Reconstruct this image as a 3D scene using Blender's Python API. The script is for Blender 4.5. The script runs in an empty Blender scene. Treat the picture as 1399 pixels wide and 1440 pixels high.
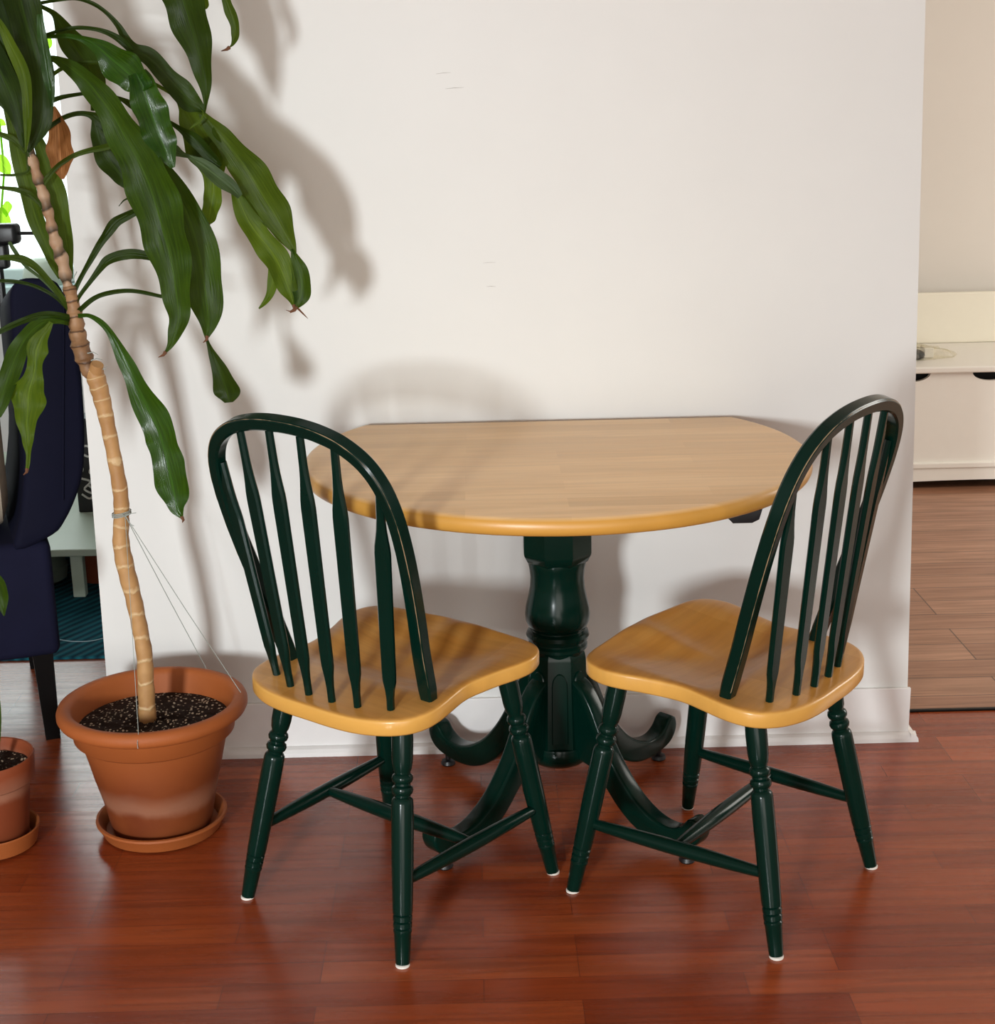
import bpy, bmesh, math, random
from mathutils import Vector, Matrix
random.seed(7)
C = bpy.context.scene.collection
sc = bpy.context.scene
PI = math.pi

# ------------------------------------------------------------------ camera
W, H = 1399, 1440
F = 2155.33
CAM = Vector((-0.1462, -3.1619, 1.4197))
YAW, PIT, ROL = 0.0113, 0.2696, -0.0201
fwd = Vector((math.sin(YAW)*math.cos(PIT), math.cos(YAW)*math.cos(PIT), -math.sin(PIT)))
r0 = Vector((math.cos(YAW), -math.sin(YAW), 0)); u0 = r0.cross(fwd)
RT = math.cos(ROL)*r0 + math.sin(ROL)*u0
UP = -math.sin(ROL)*r0 + math.cos(ROL)*u0
cd = bpy.data.cameras.new('camera'); co = bpy.data.objects.new('camera', cd); C.objects.link(co)
cd.sensor_fit = 'HORIZONTAL'; cd.sensor_width = 36.0; cd.lens = F/W*36.0
cd.clip_start = 0.05; cd.clip_end = 100
m = Matrix((RT, UP, -fwd)).transposed().to_4x4(); m.translation = CAM
co.matrix_world = m
sc.camera = co

def at(px, py, Y):                      # the point of the place seen at (px, py) at distance Y from the wall
    d = fwd + RT*((px-W/2)/F) - UP*((py-H/2)/F)
    return CAM + d*((Y-CAM.y)/d.y)
def at_z(px, py, z):
    d = fwd + RT*((px-W/2)/F) - UP*((py-H/2)/F)
    return CAM + d*((z-CAM.z)/d.z)

# ------------------------------------------------------------------ materials
def mat(name):
    mt = bpy.data.materials.new(name); mt.use_nodes = True
    nt = mt.node_tree; nt.nodes.clear()
    out = nt.nodes.new('ShaderNodeOutputMaterial')
    return mt, nt, out
def N(nt, t, **kw):
    n = nt.nodes.new(t)
    for k, v in kw.items():
        if k in n.inputs: n.inputs[k].default_value = v
        else: setattr(n, k, v)
    return n
def L(nt, a, b): nt.links.new(a, b)
def ramp(nt, fac, stops, interp='LINEAR'):
    r = nt.nodes.new('ShaderNodeValToRGB'); r.color_ramp.interpolation = interp
    el = r.color_ramp.elements
    while len(el) < len(stops): el.new(0.5)
    for e, (p, c) in zip(el, stops):
        e.position = p; e.color = (c[0], c[1], c[2], 1) if not isinstance(c, (int, float)) else (c, c, c, 1)
    L(nt, fac, r.inputs[0]); return r
def mixc(nt, a, b, fac, mode='MIX'):
    n = nt.nodes.new('ShaderNodeMix'); n.data_type = 'RGBA'; n.blend_type = mode
    for sock, v in ((n.inputs[0], fac), (n.inputs[6], a), (n.inputs[7], b)):
        if hasattr(v, 'links'): L(nt, v, sock)
        elif isinstance(v, (int, float)): sock.default_value = v if sock == n.inputs[0] else (v, v, v, 1)
        else: sock.default_value = (v[0], v[1], v[2], 1)
    return n.outputs[2]
def coords(nt, scale=(1, 1, 1), kind='Object', rot=(0, 0, 0), loc=(0, 0, 0)):
    tc = nt.nodes.new('ShaderNodeTexCoord'); mp = nt.nodes.new('ShaderNodeMapping')
    mp.inputs['Scale'].default_value = scale; mp.inputs['Rotation'].default_value = rot; mp.inputs['Location'].default_value = loc
    L(nt, tc.outputs[kind], mp.inputs[0]); return mp.outputs[0]
def world_coords(nt, scale=(1, 1, 1), rot=(0, 0, 0)):
    g = nt.nodes.new('ShaderNodeNewGeometry'); mp = nt.nodes.new('ShaderNodeMapping')
    mp.inputs['Scale'].default_value = scale; mp.inputs['Rotation'].default_value = rot
    L(nt, g.outputs['Position'], mp.inputs[0]); return mp.outputs[0]
def noise(nt, vec, scale, detail=4, rough=0.5, dist=0.0):
    n = N(nt, 'ShaderNodeTexNoise', Scale=scale, Detail=detail, Roughness=rough, Distortion=dist)
    L(nt, vec, n.inputs['Vector']); return n
def princ(nt, out, col, rough=0.5, spec=0.5, coat=0.0, bump=None, bump_s=0.1, bump_d=0.002, metal=0.0, coat_r=0.15):
    p = nt.nodes.new('ShaderNodeBsdfPrincipled')
    for sock, v in ((p.inputs['Base Color'], col), (p.inputs['Roughness'], rough)):
        if hasattr(v, 'links'): L(nt, v, sock)
        elif isinstance(v, (int, float)): sock.default_value = v
        else: sock.default_value = (v[0], v[1], v[2], 1)
    p.inputs['Specular IOR Level'].default_value = spec
    p.inputs['Coat Weight'].default_value = coat; p.inputs['Coat Roughness'].default_value = coat_r
    p.inputs['Metallic'].default_value = metal
    if bump is not None:
        b = nt.nodes.new('ShaderNodeBump'); b.inputs['Strength'].default_value = bump_s; b.inputs['Distance'].default_value = bump_d
        L(nt, bump, b.inputs['Height']); L(nt, b.outputs[0], p.inputs['Normal'])
    L(nt, p.outputs[0], out.inputs[0]); return p
def simple(name, col, rough=0.5, spec=0.5, var=0.06, scale=30, coat=0.0, bump_s=0.06, metal=0.0):
    mt, nt, out = mat(name)
    n = noise(nt, coords(nt), scale)
    c = mixc(nt, tuple(max(0, x*(1-var)) for x in col), tuple(x*(1+var) for x in col), n.outputs[0])
    princ(nt, out, c, rough, spec, coat, n.outputs[0], bump_s, metal=metal); return mt

def m_wall(name, a, b):
    mt, nt, out = mat(name)
    v = world_coords(nt)
    big = noise(nt, v, 0.9, 2); fine = noise(nt, v, 60, 5, 0.6); mid = noise(nt, v, 7, 3)
    c = mixc(nt, a, b, big.outputs[0])
    c = mixc(nt, c, 0.96, mid.outputs[0], 'MULTIPLY')
    princ(nt, out, c, 0.55, 0.35, bump=fine.outputs[0], bump_s=0.05, bump_d=0.003); return mt
def m_planks(name, cols, pw, pl, rough, seam, grain=1.0, seam_w=.0007, loc=(0, 0, 0), coat=0.0):
    mt, nt, out = mat(name)
    v = world_coords(nt)
    br = nt.nodes.new('ShaderNodeTexBrick')
    br.offset = 0.37; br.offset_frequency = 3; br.squash = 1.0
    br.inputs['Scale'].default_value = 1.0; br.inputs['Brick Width'].default_value = pl; br.inputs['Row Height'].default_value = pw
    br.inputs['Mortar Size'].default_value = seam_w; br.inputs['Mortar Smooth'].default_value = 0.3; br.inputs['Bias'].default_value = 0.0
    br.inputs['Color1'].default_value = (0, 0, 0, 1); br.inputs['Color2'].default_value = (1, 1, 1, 1); br.inputs['Mortar'].default_value = (0.3, 0.3, 0.3, 1)
    L(nt, v, br.inputs['Vector'])
    g1 = noise(nt, world_coords(nt, (3.2, 55, 3)), 1.0, 6, 0.62, 0.6)
    g2 = noise(nt, world_coords(nt, (1.3, 16, 3)), 1.0, 3, 0.5, 1.2)
    base = ramp(nt, br.outputs['Color'], [(0.0, cols[0]), (0.5, cols[1]), (1.0, cols[2])])
    c = mixc(nt, base.outputs[0], cols[3], g2.outputs[0])
    gr = ramp(nt, g1.outputs[0], [(0.32, 1-0.42*grain), (0.62, 1.12)])
    c = mixc(nt, c, gr.outputs[0], 1.0, 'MULTIPLY')
    c = mixc(nt, c, seam, br.outputs['Fac'])
    rr = ramp(nt, g1.outputs[0], [(0.3, rough*1.25), (0.7, rough*0.9)])
    princ(nt, out, c, rr.outputs[0], 0.5, coat, g2.outputs[0], 0.02, 0.001); return mt
def m_wood(name, cols, seam_w, rough, coat, axis=0, stave=(0.34, 0.042), edge=None):
    mt, nt, out = mat(name)
    v = coords(nt, (1, 1, 1), 'Object', (0, 0, 0 if axis == 0 else PI/2))
    br = nt.nodes.new('ShaderNodeTexBrick'); br.offset = 0.41; br.offset_frequency = 2
    br.inputs['Scale'].default_value = 1.0; br.inputs['Brick Width'].default_value = stave[0]; br.inputs['Row Height'].default_value = stave[1]
    br.inputs['Mortar Size'].default_value = seam_w; br.inputs['Mortar Smooth'].default_value = 0.5
    br.inputs['Color1'].default_value = (0, 0, 0, 1); br.inputs['Color2'].default_value = (1, 1, 1, 1); br.inputs['Mortar'].default_value = (.45, .45, .45, 1)
    L(nt, v, br.inputs['Vector'])
    sc1 = (4, 70, 40); sc2 = (1.6, 14, 8)
    rot = (0, 0, 0 if axis == 0 else PI/2)
    g1 = noise(nt, coords(nt, sc1, 'Object', rot), 1.0, 6, 0.6, 0.8)
    g2 = noise(nt, coords(nt, sc2, 'Object', rot), 1.0, 3, 0.5, 1.5)
    base = ramp(nt, br.outputs['Color'], [(0, cols[0]), (.5, cols[1]), (1, cols[2])])
    c = mixc(nt, base.outputs[0], cols[3], ramp(nt, g2.outputs[0], [(.35, 0.0), (.7, 0.8)]).outputs[0])
    c = mixc(nt, c, ramp(nt, g1.outputs[0], [(.3, .90), (.65, 1.04)]).outputs[0], 1.0, 'MULTIPLY')
    if edge is not None:                # rim of honey wood; table-top wear and sheen, seat-rim highlight are painted in
        ge = nt.nodes.new('ShaderNodeNewGeometry'); sx = nt.nodes.new('ShaderNodeSeparateXYZ'); L(nt, ge.outputs['Normal'], sx.inputs[0])
        rr = ramp(nt, sx.outputs[2], [(.55, 1.0), (.93, 0.0)])
        ec = mixc(nt, edge, tuple(x*.72 for x in edge), g2.outputs[0])
        c = mixc(nt, c, ec, rr.outputs[0])
    princ(nt, out, c, rough, 0.5, coat, g1.outputs[0], 0.03, 0.001); return mt

def m_leaf(name, c1, c2, trans=0.35, rough=0.42, tcol=None, spec=.17):
    mt, nt, out = mat(name)
    st = noise(nt, coords(nt, (26, 1.6, 1), 'UV'), 1.0, 3, 0.5)
    bl = noise(nt, coords(nt, (1, 1, 1)), 9.0, 3)
    c = mixc(nt, c1, c2, ramp(nt, st.outputs[0], [(.35, 0), (.68, 1)]).outputs[0])
    c = mixc(nt, c, tuple(min(1, x*1.5) for x in c2), ramp(nt, bl.outputs[0], [(.5, 0), (.75, .6)]).outputs[0])
    sep = nt.nodes.new('ShaderNodeSeparateXYZ'); L(nt, coords(nt, (1, 1, 1), 'UV'), sep.inputs[0])
    rib = ramp(nt, sep.outputs[0], [(.46, 0), (.5, .55), (.54, 0)])
    c = mixc(nt, c, tuple(min(1, x*1.9) for x in c2), rib.outputs[0])
    p = nt.nodes.new('ShaderNodeBsdfPrincipled'); L(nt, c, p.inputs['Base Color'])
    p.inputs['Roughness'].default_value = rough; p.inputs['Specular IOR Level'].default_value = spec
    b = nt.nodes.new('ShaderNodeBump'); b.inputs['Strength'].default_value = .25; b.inputs['Distance'].default_value = .004
    L(nt, st.outputs[0], b.inputs['Height']); L(nt, b.outputs[0], p.inputs['Normal'])
    t = nt.nodes.new('ShaderNodeBsdfTranslucent')
    tc = mixc(nt, c, tcol or (0.20, 0.30, 0.02), .5); L(nt, tc, t.inputs[0])
    mx = nt.nodes.new('ShaderNodeMixShader'); mx.inputs[0].default_value = trans
    L(nt, p.outputs[0], mx.inputs[1]); L(nt, t.outputs[0], mx.inputs[2]); L(nt, mx.outputs[0], out.inputs[0])
    return mt
def m_terracotta(name, top, low, band_z=None, k=1.0):
    mt, nt, out = mat(name)
    v = coords(nt)
    n1 = noise(nt, v, 9, 4); n2 = noise(nt, v, 90, 4)
    sep = nt.nodes.new('ShaderNodeSeparateXYZ'); L(nt, v, sep.inputs[0])
    c = mixc(nt, low, top, ramp(nt, sep.outputs[2], [(.11, 0), (.23, 1)]).outputs[0] if band_z else n1.outputs[0])
    c = mixc(nt, c, tuple(x*.75 for x in top), ramp(nt, n1.outputs[0], [(.4, 0), (.75, .55)]).outputs[0])
    if band_z:
        ad = nt.nodes.new('ShaderNodeMath'); ad.operation = 'MULTIPLY_ADD'; ad.inputs[1].default_value = .05; ad.inputs[2].default_value = -.025
        L(nt, n1.outputs[0], ad.inputs[0])
        a2 = nt.nodes.new('ShaderNodeMath'); a2.operation = 'ADD'; L(nt, ad.outputs[0], a2.inputs[0]); L(nt, sep.outputs[2], a2.inputs[1])
        bd = ramp(nt, a2.outputs[0], [(band_z-.022, 0), (band_z-.006, .62*k), (band_z+.008, .55*k), (band_z+.035, 0)])
        c = mixc(nt, c, (.56, .33, .22), bd.outputs[0])
    princ(nt, out, c, 0.62, 0.35, bump=n2.outputs[0], bump_s=.08, bump_d=.002); return mt
def m_soil():
    mt, nt, out = mat('potting_soil')
    v = coords(nt)
    vo = N(nt, 'ShaderNodeTexVoronoi', Scale=150.0); L(nt, v, vo.inputs['Vector'])
    n = noise(nt, v, 60, 5); pick = nt.nodes.new('ShaderNodeSeparateColor'); L(nt, vo.outputs['Color'], pick.inputs[0])
    sp = ramp(nt, vo.outputs['Distance'], [(.28, 1), (.42, 0)])
    pk = ramp(nt, pick.outputs[0], [(.44, 0), (.48, 1)])
    f = mixc(nt, sp.outputs[0], pk.outputs[0], 1.0, 'MULTIPLY')
    c = mixc(nt, (.006, .003, .002), (.03, .014, .008), n.outputs[0])
    c = mixc(nt, c, (.55, .45, .33), f)
    princ(nt, out, c, .9, .2, bump=n.outputs[0], bump_s=.9, bump_d=.01); return mt
def m_bark(name, a, b, ring, freq, wd=1.0):
    mt, nt, out = mat(name)
    uv = coords(nt, (1, 1, 1), 'UV'); sep = nt.nodes.new('ShaderNodeSeparateXYZ'); L(nt, uv, sep.inputs[0])
    nn = noise(nt, coords(nt), 22, 4)
    mu = nt.nodes.new('ShaderNodeMath'); mu.operation = 'MULTIPLY_ADD'; mu.inputs[1].default_value = freq
    L(nt, sep.outputs[1], mu.inputs[0])
    ns = nt.nodes.new('ShaderNodeMath'); ns.operation = 'MULTIPLY'; ns.inputs[1].default_value = .9; L(nt, nn.outputs[0], ns.inputs[0]); L(nt, ns.outputs[0], mu.inputs[2])
    fr = nt.nodes.new('ShaderNodeMath'); fr.operation = 'FRACT'; L(nt, mu.outputs[0], fr.inputs[0])
    rg = ramp(nt, fr.outputs[0], [(0, 1), (.07*wd, .55), (.13*wd, 0), (.93, 0), (1, .8)])
    c = mixc(nt, a, b, ramp(nt, nn.outputs[0], [(.35, 0), (.65, 1)]).outputs[0])
    c = mixc(nt, c, ring, rg.outputs[0])
    princ(nt, out, c, .55, .4, bump=rg.outputs[0], bump_s=.35, bump_d=.004); return mt
def m_rug():
    mt, nt, out = mat('teal_ribbed_rug')
    w = nt.nodes.new('ShaderNodeTexWave'); w.inputs['Scale'].default_value = 11; w.inputs['Distortion'].default_value = .6; w.inputs['Detail'].default_value = 2
    L(nt, world_coords(nt, (1, 1, 1), (0, 0, .5)), w.inputs['Vector'])
    n = noise(nt, world_coords(nt), 200, 3)
    c = mixc(nt, (.004, .028, .045), (.012, .10, .125), w.outputs[0])
    princ(nt, out, c, .95, .1, bump=w.outputs[0], bump_s=.8, bump_d=.006); return mt
def m_glass(name='window_glass'):
    mt, nt, out = mat(name)
    t = nt.nodes.new('ShaderNodeBsdfTransparent'); t.inputs[0].default_value = (.97, 1, .99, 1)
    g = nt.nodes.new('ShaderNodeBsdfGlossy'); g.inputs['Roughness'].default_value = .02
    n = noise(nt, coords(nt), 2.0); fr = nt.nodes.new('ShaderNodeFresnel'); fr.inputs[0].default_value = 1.3
    mx = nt.nodes.new('ShaderNodeMixShader'); L(nt, fr.outputs[0], mx.inputs[0]); L(nt, t.outputs[0], mx.inputs[1]); L(nt, g.outputs[0], mx.inputs[2])
    L(nt, mx.outputs[0], out.inputs[0]); return mt
def m_film():
    mt, nt, out = mat('clear_plastic_film')
    n = noise(nt, coords(nt), 40, 3)
    t = nt.nodes.new('ShaderNodeBsdfTransparent'); t.inputs[0].default_value = (.95, .94, .90, 1)
    g = nt.nodes.new('ShaderNodeBsdfPrincipled'); g.inputs['Base Color'].default_value = (.75, .72, .62, 1); g.inputs['Roughness'].default_value = .15
    f = ramp(nt, n.outputs[0], [(.4, .02), (.75, .28)])
    mx = nt.nodes.new('ShaderNodeMixShader'); L(nt, f.outputs[0], mx.inputs[0]); L(nt, t.outputs[0], mx.inputs[1]); L(nt, g.outputs[0], mx.inputs[2])
    L(nt, mx.outputs[0], out.inputs[0]); return mt
def m_green(name='dark_green_paint'):
    mt, nt, out = mat(name)
    n = noise(nt, coords(nt), 14, 3)
    n2 = noise(nt, coords(nt), 45, 4, .7)
    c = mixc(nt, (.0008, .0118, .0076), (.0012, .0165, .0110), n.outputs[0])
    princ(nt, out, c, .19, .17, bump=n2.outputs[0], bump_s=.015); return mt

M = {}
M['wall'] = m_wall('painted_wall', (.765, .765, .745), (.705, .70, .67))
M['wall_far'] = m_wall('far_wall_paint', (.74, .70, .64), (.70, .66, .60))
M['ceil'] = m_wall('ceiling_paint', (.8, .78, .74), (.78, .76, .72))
M['trim'] = simple('white_trim_paint', (.78, .765, .75), .4, .4, .03)
M['floor'] = m_planks('red_laminate_floor', [(.185, .029, .0080), (.285, .054, .0140), (.430, .100, .0290), (.240, .041, .0100)], .066, .43, .25, (.10, .018, .008), .75)
M['floor2'] = m_planks('brown_plank_floor', [(.27, .125, .068), (.37, .185, .105), (.47, .255, .155), (.31, .14, .078)], .115, 1.1, .36, (.09, .04, .022), .8, .0022)
M['table'] = m_wood('beech_tabletop', [(.68, .435, .205), (.77, .505, .245), (.85, .57, .29), (.72, .445, .195)], .0004, .36, .0, 0, (.42, .058), edge=(.66, .33, .060))
M['seat'] = m_wood('honey_seat_wood', [(.54, .265, .060), (.60, .30, .072), (.66, .34, .090), (.50, .215, .036)], .0003, .28, .0, 1, (.60, .07), edge=(.74, .39, .085))
M['green'] = m_green()
M['worn'] = simple('worn_bare_edge', (.30, .20, .11), .6)
M['black'] = simple('black_metal', (.006, .006, .007), .4)
M['felt'] = simple('white_felt', (.72, .68, .62), .9, .1)
M['terra'] = m_terracotta('terracotta_pot', (.35, .092, .020), (.15, .030, .006), .083, .40)
M['terra2'] = m_terracotta('terracotta_saucer', (.37, .100, .022), (.28, .070, .014))
M['terra3'] = m_terracotta('terracotta_small_pot', (.27, .062, .020), (.20, .042, .013), .125, .5)
M['soil'] = m_soil()
M['trunk'] = m_bark('cane_bark', (.47, .265, .105), (.36, .185, .068), (.60, .42, .22), 19.0)
M['stem'] = m_bark('rough_stem_bark', (.33, .18, .085), (.13, .062, .026), (.05, .022, .010), 7.0)
M['stem2'] = m_bark('pale_stem_bark', (.46, .32, .21), (.30, .17, .09), (.035, .022, .008), 9.0, 3.0)
M['leafA'] = m_leaf('leaf_green', (.011, .031, .0015), (.028, .064, .003), .28)
M['leafB'] = m_leaf('leaf_dark_green', (.006, .016, .0015), (.016, .035, .003), .20)
M['leafC'] = m_leaf('leaf_yellow_green', (.040, .082, .004), (.088, .135, .008), .42)
M['leafD'] = m_leaf('leaf_olive', (.018, .038, .003), (.048, .078, .007), .34)
M['leafE'] = m_leaf('leaf_grey_green', (.030, .055, .018), (.07, .11, .045), .25)
M['leafF'] = m_leaf('leaf_glossy_green', (.007, .036, .002), (.021, .076, .004), .25, .27, None, .4)
M['leafX'] = m_leaf('leaf_dead_brown', (.16, .055, .014), (.32, .14, .05), .35, .6, (.5, .2, .05))
M['leafP'] = m_leaf('leaf_bright_lime', (.20, .42, .02), (.34, .60, .03), .6, .4, (.45, .85, .05))
M['tip'] = simple('dry_leaf_tip', (.13, .050, .020), .8)
M['twine'] = simple('grey_twine', (.30, .33, .30), .8)
M['navy'] = simple('navy_velvet', (.0035, .004, .015), .8, .15, .25, 8, bump_s=.15)
M['navy2'] = simple('navy_velvet_painted_sheen', (.007, .0075, .024), .8, .15, .25, 8, bump_s=.15)  # lighter copy of the navy, its sheen put into the base colour
M['darkwood'] = simple('black_brown_wood', (.0025, .002, .002), .4, .15)
M['rug'] = m_rug()
M['stripe'] = simple('pale_rug_stripe', (.42, .52, .56), .9, .1)
M['white'] = simple('white_lacquer', (.78, .75, .69), .35, .45, .02)
M['cream'] = simple('cream_lacquer', (.80, .76, .64), .4, .4, .02)
M['dark'] = simple('painted_hollow_shade', (.006, .005, .005), .8)  # shade of the bench's hollow put into the colour
M['paleg'] = simple('pale_green_white', (.48, .56, .46), .4, .4, .03)
M['fabricg'] = simple('grey_green_fabric', (.16, .19, .15), .9, .2)
M['inkblack'] = simple('black_card', (.004, .004, .005), .6)
M['scribble'] = simple('white_scribble', (.55, .55, .52), .6)
M['beige'] = simple('beige_patterned_fabric', (.46, .40, .31), .9, .2, .3, 14)
M['frame'] = simple('pale_window_frame', (.55, .68, .66), .4)
M['glass'] = m_glass()
M['film'] = m_film()
M['sheer'] = simple('pale_sill_paint', (.50, .68, .68), .4)
M['scuff'] = simple('grey_scuff', (.38, .36, .33), .8)

# ------------------------------------------------------------------ mesh helpers
def link(name, verts, faces, material, parent=None, smooth=True, uvs=None, sharp=35):
    me = bpy.data.meshes.new(name)
    me.from_pydata([tuple(v) for v in verts], [], faces); me.validate(); 
    if uvs is not None:
        ul = me.uv_layers.new(name='UVMap')
        for lp in me.loops: ul.data[lp.index].uv = uvs[lp.vertex_index]
    bm = bmesh.new(); bm.from_mesh(me)
    if uvs is None: bmesh.ops.remove_doubles(bm, verts=bm.verts, dist=1e-6)
    bmesh.ops.recalc_face_normals(bm, faces=bm.faces)
    bm.to_mesh(me); bm.free()
    if smooth:
        me.polygons.foreach_set('use_smooth', [True]*len(me.polygons))
        me.set_sharp_from_angle(angle=math.radians(sharp))
    mats = material if isinstance(material, (list, tuple)) else [material]
    for x in mats: me.materials.append(x)
    o = bpy.data.objects.new(name, me); C.objects.link(o)
    if parent is not None: o.parent = parent
    return o
class MB:
    def __init__(s): s.v = []; s.f = []; s.uv = []
    def add(s, v, f, uv=None):
        k = len(s.v); s.v += [Vector(x) for x in v]; s.f += [tuple(i+k for i in q) for q in f]
        s.uv += uv if uv else [(0, 0)]*len(v); return s
    def box(s, a, b, bev=0.0):
        x0, y0, z0 = a; x1, y1, z1 = b
        if bev <= 0:
            v = [(x0,y0,z0),(x1,y0,z0),(x1,y1,z0),(x0,y1,z0),(x0,y0,z1),(x1,y0,z1),(x1,y1,z1),(x0,y1,z1)]
            return s.add(v, [(0,3,2,1),(4,5,6,7),(0,1,5,4),(1,2,6,5),(2,3,7,6),(3,0,4,7)])
        bm = bmesh.new(); bmesh.ops.create_cube(bm, size=1)
        for q in bm.verts: q.co = Vector(((x0+x1)/2+q.co.x*(x1-x0), (y0+y1)/2+q.co.y*(y1-y0), (z0+z1)/2+q.co.z*(z1-z0)))
        bmesh.ops.bevel(bm, geom=list(bm.edges), offset=bev, segments=3, affect='EDGES', profile=.5)
        bm.verts.index_update()
        v = [q.co.copy() for q in bm.verts]; f = [tuple(q.index for q in fc.verts) for fc in bm.faces]; bm.free()
        return s.add(v, f)
    def lathe(s, prof, n=32, M4=None, phase=0.0, caps=True):
        k = []; f = []; v = []
        for r, z in prof:
            for i in range(n):
                a = 2*PI*i/n+phase; v.append(Vector((r*math.cos(a), r*math.sin(a), z)))
        for j in range(len(prof)-1):
            for i in range(n):
                a, b = j*n+i, j*n+(i+1) % n; f.append((a, b, b+n, a+n))
        if caps:
            f.append(tuple(reversed(range(n)))); q = (len(prof)-1)*n; f.append(tuple(range(q, q+n)))
        if M4 is not None: v = [M4 @ x for x in v]
        return s.add(v, f)
    def rings(s, rings, caps=True, closed=True, uv=False):
        n = len(rings[0]); v = [Vector(p) for r in rings for p in r]; f = []
        for j in range(len(rings)-1):
            for i in range(n if closed else n-1):
                a, b = j*n+i, j*n+(i+1) % n; f.append((a, b, b+n, a+n))
        if caps:
            f.append(tuple(reversed(range(n)))); q = (len(rings)-1)*n; f.append(tuple(range(q, q+n)))
        u = None
        if uv: u = [(i/n, j/(len(rings)-1)) for j in range(len(rings)) for i in range(n)]
        return s.add(v, f, u)
    def tube(s, pts, rad, n=10, uv=False, squash=None):
        pts = [Vector(p) for p in pts]; rg = []
        rad = [rad]*len(pts) if isinstance(rad, (int, float)) else rad
        t = (pts[1]-pts[0]).normalized(); nrm = t.orthogonal().normalized()
        for i, p in enumerate(pts):
            t2 = ((pts[min(i+1, len(pts)-1)]-pts[max(i-1, 0)])).normalized()
            nrm = (nrm-t2*nrm.dot(t2)).normalized(); b = t2.cross(nrm)
            rg.append([p+(nrm*math.cos(2*PI*k/n)+b*math.sin(2*PI*k/n))*rad[i] for k in range(n)])
        return s.rings(rg, uv=uv)
    def prism(s, outline, axis, lo, hi, bev=0.0):        # outline in the two other axes
        def P(u, v, w): return {0: (w, u, v), 1: (u, w, v), 2: (u, v, w)}[axis]
        n = len(outline)
        def off(d):
            r = []
            for i in range(n):
                p0, p1, p2 = Vector(outline[i-1]), Vector(outline[i]), Vector(outline[(i+1) % n])
                e1 = (p1-p0).normalized(); e2 = (p2-p1).normalized()
                nn = Vector((-e1.y-e2.y, e1.x+e2.x)); ln = nn.length
                nn = nn/ln if ln > 1e-6 else Vector((-e1.y, e1.x))
                r.append(p1+nn*d/max(.5, nn.dot(Vector((-e1.y, e1.x)))))
            return r
        area = sum(outline[i-1][0]*outline[i][1]-outline[i][0]*outline[i-1][1] for i in range(n))
        sg = 1 if area > 0 else -1
        if bev > 0:
            lv = []
            for k in range(4):
                a = PI/2*k/3; lv.append((bev*(1-math.sin(a)), lo+bev*(1-math.cos(a))))
            lv2 = [(d, hi-(w-lo)) for d, w in reversed(lv)]
            lv = lv+lv2
        else: lv = [(0, lo), (0, hi)]
        return s.rings([[P(q.x, q.y, w) for q in off(sg*d)] for d, w in lv])
    def build(s, name, material, parent=None, smooth=True, uv=False, sharp=35):
        return link(name, s.v, s.f, material, parent, smooth, s.uv if uv else None, sharp)
def spline(pts, n, closed=False):
    P = [Vector(p) for p in pts]; m_ = len(P); out = []
    segs = m_ if closed else m_-1
    for k in range(segs*n+(0 if closed else 1)):
        s_, t = divmod(k, n); t /= n
        if not closed and s_ >= segs: s_, t = segs-1, 1.0
        g = (lambda i: P[i % m_]) if closed else (lambda i: P[min(max(i, 0), m_-1)])
        a, b, c, d = g(s_-1), g(s_), g(s_+1), g(s_+2)
        out.append(.5*((2*b)+(c-a)*t+(2*a-5*b+4*c-d)*t*t+(3*b-a-3*c+d)*t**3))
    return out
def thing(name, label, cat, loc=(0, 0, 0), rz=0.0, group=None):
    o = bpy.data.objects.new(name, None); C.objects.link(o); o.location = loc; o.rotation_euler = (0, 0, rz)
    o.empty_display_size = .1
    o['label'] = label; o['category'] = cat
    if group: o['group'] = group
    return o
def tag(o, label, cat, group=None):
    o['label'] = label; o['category'] = cat
    if group: o['group'] = group
    return o
def struct(o, label=None, cat='wall'):
    o['kind'] = 'structure'
    if label: o['label'] = label; o['category'] = cat
    return o

# ------------------------------------------------------------------ the setting
XL0, XR0 = -.974, .795                    # the two ends of the partition at the floor
def part_x(z, side):                      # both ends lean very slightly
    return (-.9785+.0123*z) if side < 0 else (.7955-.0275*z)
HZ = 2.5
struct(MB().box((-4.2, -7, -.06), (5, .145, 0)).build('floor', M['floor'], smooth=False), 'glossy red-brown laminate floor', 'floor')
struct(MB().box((-4.2, .145, -.06), (-.2, 2.9, 0)).build('floor', M['floor'], smooth=False), 'red-brown floor behind the partition, left', 'floor')
struct(MB().box((-.2, .145, -.06), (5, 2.9, .002)).build('floor', M['floor2'], smooth=False), 'duller brown plank floor beyond the partition, right', 'floor')
struct(MB().box((.60, .138, 0), (5, .150, .005), .002).build('trim_1', M['darkwood'], smooth=False), 'dark seam strip between red and brown floors', 'trim')
v = []
for y in (0, .12):
    for z, s_ in ((0, -1), (0, 1), (HZ, 1), (HZ, -1)): v.append((part_x(z, s_), y, z))
wall = struct(link('wall_back', v, [(0, 1, 2, 3), (7, 6, 5, 4), (0, 4, 5, 1), (1, 5, 6, 2), (2, 6, 7, 3), (3, 7, 4, 0)], M['wall'], smooth=False), 'plain off-white partition wall behind the table', 'wall')
for a, b, wd in (((613, 104), (634, 102), 2.0), ((626, 125), (652, 123), 2.4), ((679, 370), (697, 369), 1.6), ((684, 403), (697, 403), 2.2)):
    p, q = at(a[0], a[1], 0), at(b[0], b[1], 0)
    MB().tube([p, (p+q)/2+Vector((0, 0, .0006)), q], [.0002, wd*.00022, .0002], 6).build('scuff_mark', M['scuff'], wall)
bb = MB().box((part_x(0, -1), -.009, 0), (part_x(0, 1)+.002, .0, .122), .002)
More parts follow.
